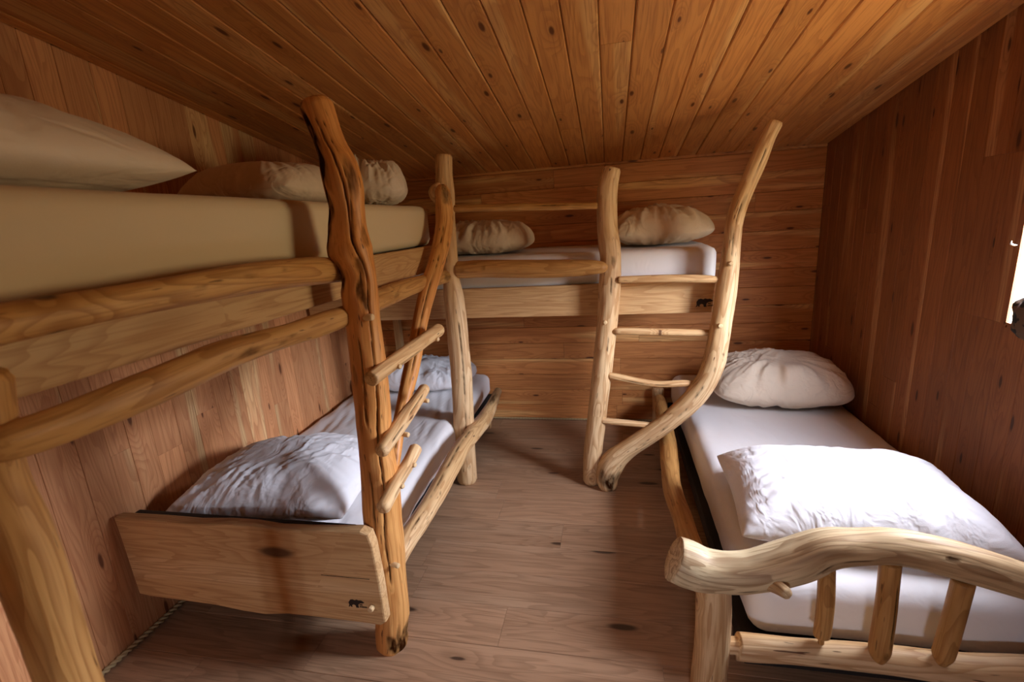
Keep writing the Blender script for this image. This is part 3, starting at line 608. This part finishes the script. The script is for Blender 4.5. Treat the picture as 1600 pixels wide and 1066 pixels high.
bevelled('ledger', [(-1.80, -.95, 3.39, 3.43, .90, .97)], M['plank'], B, along=0, bev=.003)

BEAR = [(510, 700), (545, 620), (530, 520), (600, 420), (680, 395), (770, 425), (830, 388), (900, 415), (1000, 408), (1060, 450), (1112, 485), (1040, 520), (960, 525), (900, 560), (872, 600), (885, 705), (790, 705), (772, 620), (720, 590), (680, 600), (640, 640), (655, 692), (600, 692), (588, 640), (555, 690)]
def logo(parent, x, z, y, s):
    bm = bmesh.new()
    def poly(pts):
        f = bm.faces.new([bm.verts.new((x + (a - 800) / 600 * s, y, z - (b - 550) / 600 * s)) for a, b in pts])
        r = bmesh.ops.extrude_face_region(bm, geom=[f]); bmesh.ops.translate(bm, vec=(0, .0016, 0), verts=[e for e in r['geom'] if isinstance(e, bmesh.types.BMVert)])
    poly(BEAR)
    for a in range(930, 1030, 34): poly([(a, 560), (a + 24, 560), (a + 24, 605), (a, 605)])
    for a in range(915, 1160, 30): poly([(a, 640), (a + 21, 636), (a + 21, 684), (a, 684)])
    bmesh.ops.recalc_face_normals(bm, faces=bm.faces); me = bpy.data.meshes.new('logo'); bm.to_mesh(me); bm.free()
    o = link('logo', me, M['burnt']); place(o, parent, (x, y, z)); o['label'] = 'dark branded bear silhouette with small lettering'
logo(fbo, -.865, .268, 1.2412, .062)
peg(fbo, (-.806, 1.228, .262), (0, -1, .0), .011, .03)
bevelled('split', [(-.98, -.80, 1.2408, 1.246, .371, .373)], M['burnt'], fbo, bev=.0005, segs=1)

# ---------------------------------------------------------------- back loft bed
LB = empty('log_loft_bed', (-.1, 2.9, 0), 'raised log bed across the back wall carried by a straight and a curved ladder post', 'bed')
log('post', P_RR, M['log'], LB, step=.013, seg=48, bump=.06, cracks=[(.3, .55, .1, .3, .03, .003)], blobs=[(.26, .3, .015, .25, .6), (.33, .5, .01, .15, .4)], seed=15.)
cp = log('post', P_CURVE, M['log'], LB, step=.012, seg=48, bump=.08, seed=18., cracks=[(.05, .3, .2, -.2, .05, .004), (.6, .85, -.2, .1, .04, .003)], blobs=[(.975, .2, .03, .7, 1.), (.955, .9, .02, .4, .7), (.965, -.6, .02, .25, .8), (.17, .2, .02, .3, .3), (.24, -.3, .02, .3, .3), (.52, .5, .006, .12, .9), (.56, .0, .006, .1, .6)])
cp['label'] = 'curved post sweeping up to the ceiling'
for P, sd in ((P_LR1, 20), (P_LR2, 21), (P_LR3, 22), (P_LR4, 23)):
    log('rung', P, M['log'], LB, step=.008, seg=24, bump=.10 if sd != 21 else .03, seed=sd, round_end=(.4, .4), cracks=[(.1, .9, -.4, .2, .10, .003)] if sd == 22 else ())
log('guard_rail', P_G1, M['rail'], LB, step=.014, seg=24, bump=.08, seed=25, round_end=(.3, .3), cracks=[(.02, .98, .1, .2, .08, .002)])
log('guard_rail', P_G2, M['rail'], LB, step=.014, seg=36, bump=.05, seed=27, round_end=(.1, .8), blobs=[(.2, .2, .01, .3, .5), (.05, .1, .01, .5, .5)])
sb = bevelled('side_board', [(-1.80, .565, 2.602, 2.642, .982, 1.150)], M['plank'], LB, along=0, bev=.004)
logo(sb, .478, 1.035, 2.6008, .085)
bevelled('mattress_base', [(-1.79, .56, 2.645, 3.44, 1.07, 1.13)], M['backing'], LB)
bevelled('ledger', [(.50, .56, 2.645, 3.44, .99, 1.13)], M['plank'], LB, along=1)
for c in ((-.026, 2.492, .964), (.527, 2.445, .946), (.564, 2.445, 1.246)): peg(LB, c, (0, -1, 0), .0115, .03)

# ---------------------------------------------------------------- right single bed
RB = empty('log_single_bed', (.8, 2.3, 0), 'low single bed beside the right wall with a twisted driftwood footboard', 'bed')
tl = log('footboard_rail', P_TOP, M['grey'], RB, step=.011, seg=56, bump=.09, seed=30., round_end=(.05, .3), blobs=[(.03, -.9, .03, .35, .75), (.655, .5, .010, .18, .8), (.04, -1.6, .03, .3, .5)], cracks=[(.12, .5, -.5, -.2, .03, .0012)])
tl['label'] = 'pale grey curving driftwood log'
log('branch_stub', [(.42, 1.265, .475, .026), (.437, 1.222, .490, .019), (.447, 1.185, .503, .0155)], M['grey'], tl, step=.006, seg=20, bump=.15, seed=31., ref=(0, 0, 1), round_end=(.2, .4))
log('post', [(.282, 1.28, .005, .052), (.285, 1.28, .087, .051), (.29, 1.28, .21, .050), (.291, 1.28, .327, .051), (.288, 1.28, .440, .048)], M['log'], RB, seg=40, bump=.07, seed=33.)
log('post', [(1.262, 1.28, .005, .050), (1.262, 1.28, .25, .05), (1.262, 1.28, .43, .048)], M['log'], RB, seg=32, bump=.07, seed=34.)
log('post', [(.33, 3.38, .005, .04), (.33, 3.38, .28, .04)], M['log'], RB, seg=32, bump=.07, seed=35.)
log('cross_rail', P_BOT, M['log'], RB, step=.010, seg=48, bump=.035, seed=36., ref=(0, -1, .3), round_end=(.1, .2))
log('spindle', P_S1, M['rail'], RB, step=.009, seg=32, bump=.04, seed=37., round_end=(.2, .3))
log('spindle', P_S2, M['rail'], RB, step=.009, seg=32, bump=.08, seed=38., round_end=(.1, .3), cracks=[(.1, .9, .3, .5, .06, .003)], blobs=[(.9, .2, .05, .3, .5)])
log('spindle', P_S3, M['rail'], RB, step=.009, seg=32, bump=.04, seed=39., round_end=(.1, .3))
log('bed_rail', P_RSR, M['rail'], RB, step=.014, seg=32, bump=.07, seed=40., ref=(0, 0, 1))
bevelled('mattress_base', [(.40, 1.30, 1.335, 3.42, .10, .165)], M['black'], RB, along=1)
for bx in ((.42, .47, 1.50, 1.55), (.42, .47, 3.3, 3.35), (1.2, 1.25, 1.5, 1.55), (1.2, 1.25, 3.3, 3.35)):
    bevelled('base_leg', [(*bx, 0, .102)], M['black'], RB, along=2, bev=.003)

# ---------------------------------------------------------------- mattresses
tag(rounded_box('mattress', (-1.805, -.897, .42, 2.42, 1.412, 1.605), .035, M['cream'], None, .03, .003, 1), 'thick cream sheeted mattress on the upper left bunk', 'mattress')
tag(rounded_box('mattress', (-1.46, .545, 2.655, 3.44, 1.132, 1.315), .04, M['sheet'], None, .03, .004, 5, (.25, 1)), 'white sheeted mattress on the raised back bed', 'mattress')
tag(rounded_box('mattress', (-1.805, -.905, 1.325, 3.43, 0.218, .386), .05, M['sheet'], None, .018, .013, 9, (1, .2)), 'white sheeted mattress on the lower left bunk', 'mattress')
tag(rounded_box('mattress', (.42, 1.305, 1.365, 3.43, .168, .385), .06, M['sheet'], None, .025, .004, 14, (1, .3)), 'white sheeted mattress on the right single bed behind the driftwood footboard', 'mattress')

# ---------------------------------------------------------------- pillows
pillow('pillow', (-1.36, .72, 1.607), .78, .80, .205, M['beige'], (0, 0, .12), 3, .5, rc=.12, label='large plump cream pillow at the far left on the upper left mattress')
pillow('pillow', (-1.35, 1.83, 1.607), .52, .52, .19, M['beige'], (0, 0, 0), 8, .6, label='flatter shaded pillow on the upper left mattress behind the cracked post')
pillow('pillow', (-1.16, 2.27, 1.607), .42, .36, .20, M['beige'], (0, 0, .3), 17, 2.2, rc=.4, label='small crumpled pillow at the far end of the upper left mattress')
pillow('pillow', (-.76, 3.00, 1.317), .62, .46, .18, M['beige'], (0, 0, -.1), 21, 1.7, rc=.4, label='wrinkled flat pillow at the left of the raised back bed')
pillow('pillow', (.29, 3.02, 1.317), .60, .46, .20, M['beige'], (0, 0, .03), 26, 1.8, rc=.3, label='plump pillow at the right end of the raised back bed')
pillow('pillow', (-1.37, 1.66, .403), .76, .62, .21, M['pillow'], (0, 0, .1), 33, .9, rc=.08, pinch=.07, label='wrinkled white pillow near the footboard of the lower left bunk')
pillow('pillow', (-1.35, 3.10, .404), .84, .50, .18, M['pillow'], (0, 0, -.02), 37, 1.6, rc=.35, label='creased white pillow at the back wall end of the lower left bunk')
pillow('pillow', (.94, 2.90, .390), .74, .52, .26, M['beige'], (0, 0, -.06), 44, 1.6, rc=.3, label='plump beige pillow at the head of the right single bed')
pillow('pillow', (.81, 1.72, .390), .80, .58, .22, M['pillow'], (0, 0, -.06), 51, .45, rc=.08, pinch=.07, label='bright white pillow just behind the driftwood footboard')

# ---------------------------------------------------------------- at the window
bm = bmesh.new(); bmesh.ops.create_icosphere(bm, subdivisions=4, radius=1)
for v in bm.verts:
    p = v.co.copy(); k = 1 + .28 * N.noise(p * 1.6) + .10 * N.noise(p * 4)
    v.co = Vector((p.x * .035 * k, p.y * .055 * k, p.z * .075 * k))
me = bpy.data.meshes.new('gathered_cloth'); bm.to_mesh(me); bm.free()
gc = link('gathered_cloth', me, M['mottled'], None, True); gc.location = (1.268, 1.725, 1.12); tag(gc, 'brown and black mottled cloth bunched at the edge of the bright window', 'cloth')
hk = log('hook', [(1.316, 1.890, 1.325, .0035), (1.300, 1.890, 1.325, .0035), (1.291, 1.890, 1.330, .0035), (1.291, 1.890, 1.338, .003)], M['steel'], None, step=.003, seg=10, bump=.0, ref=(0, 1, 0))
tag(hk, 'small shiny metal hook at the left edge of the window', 'hook')
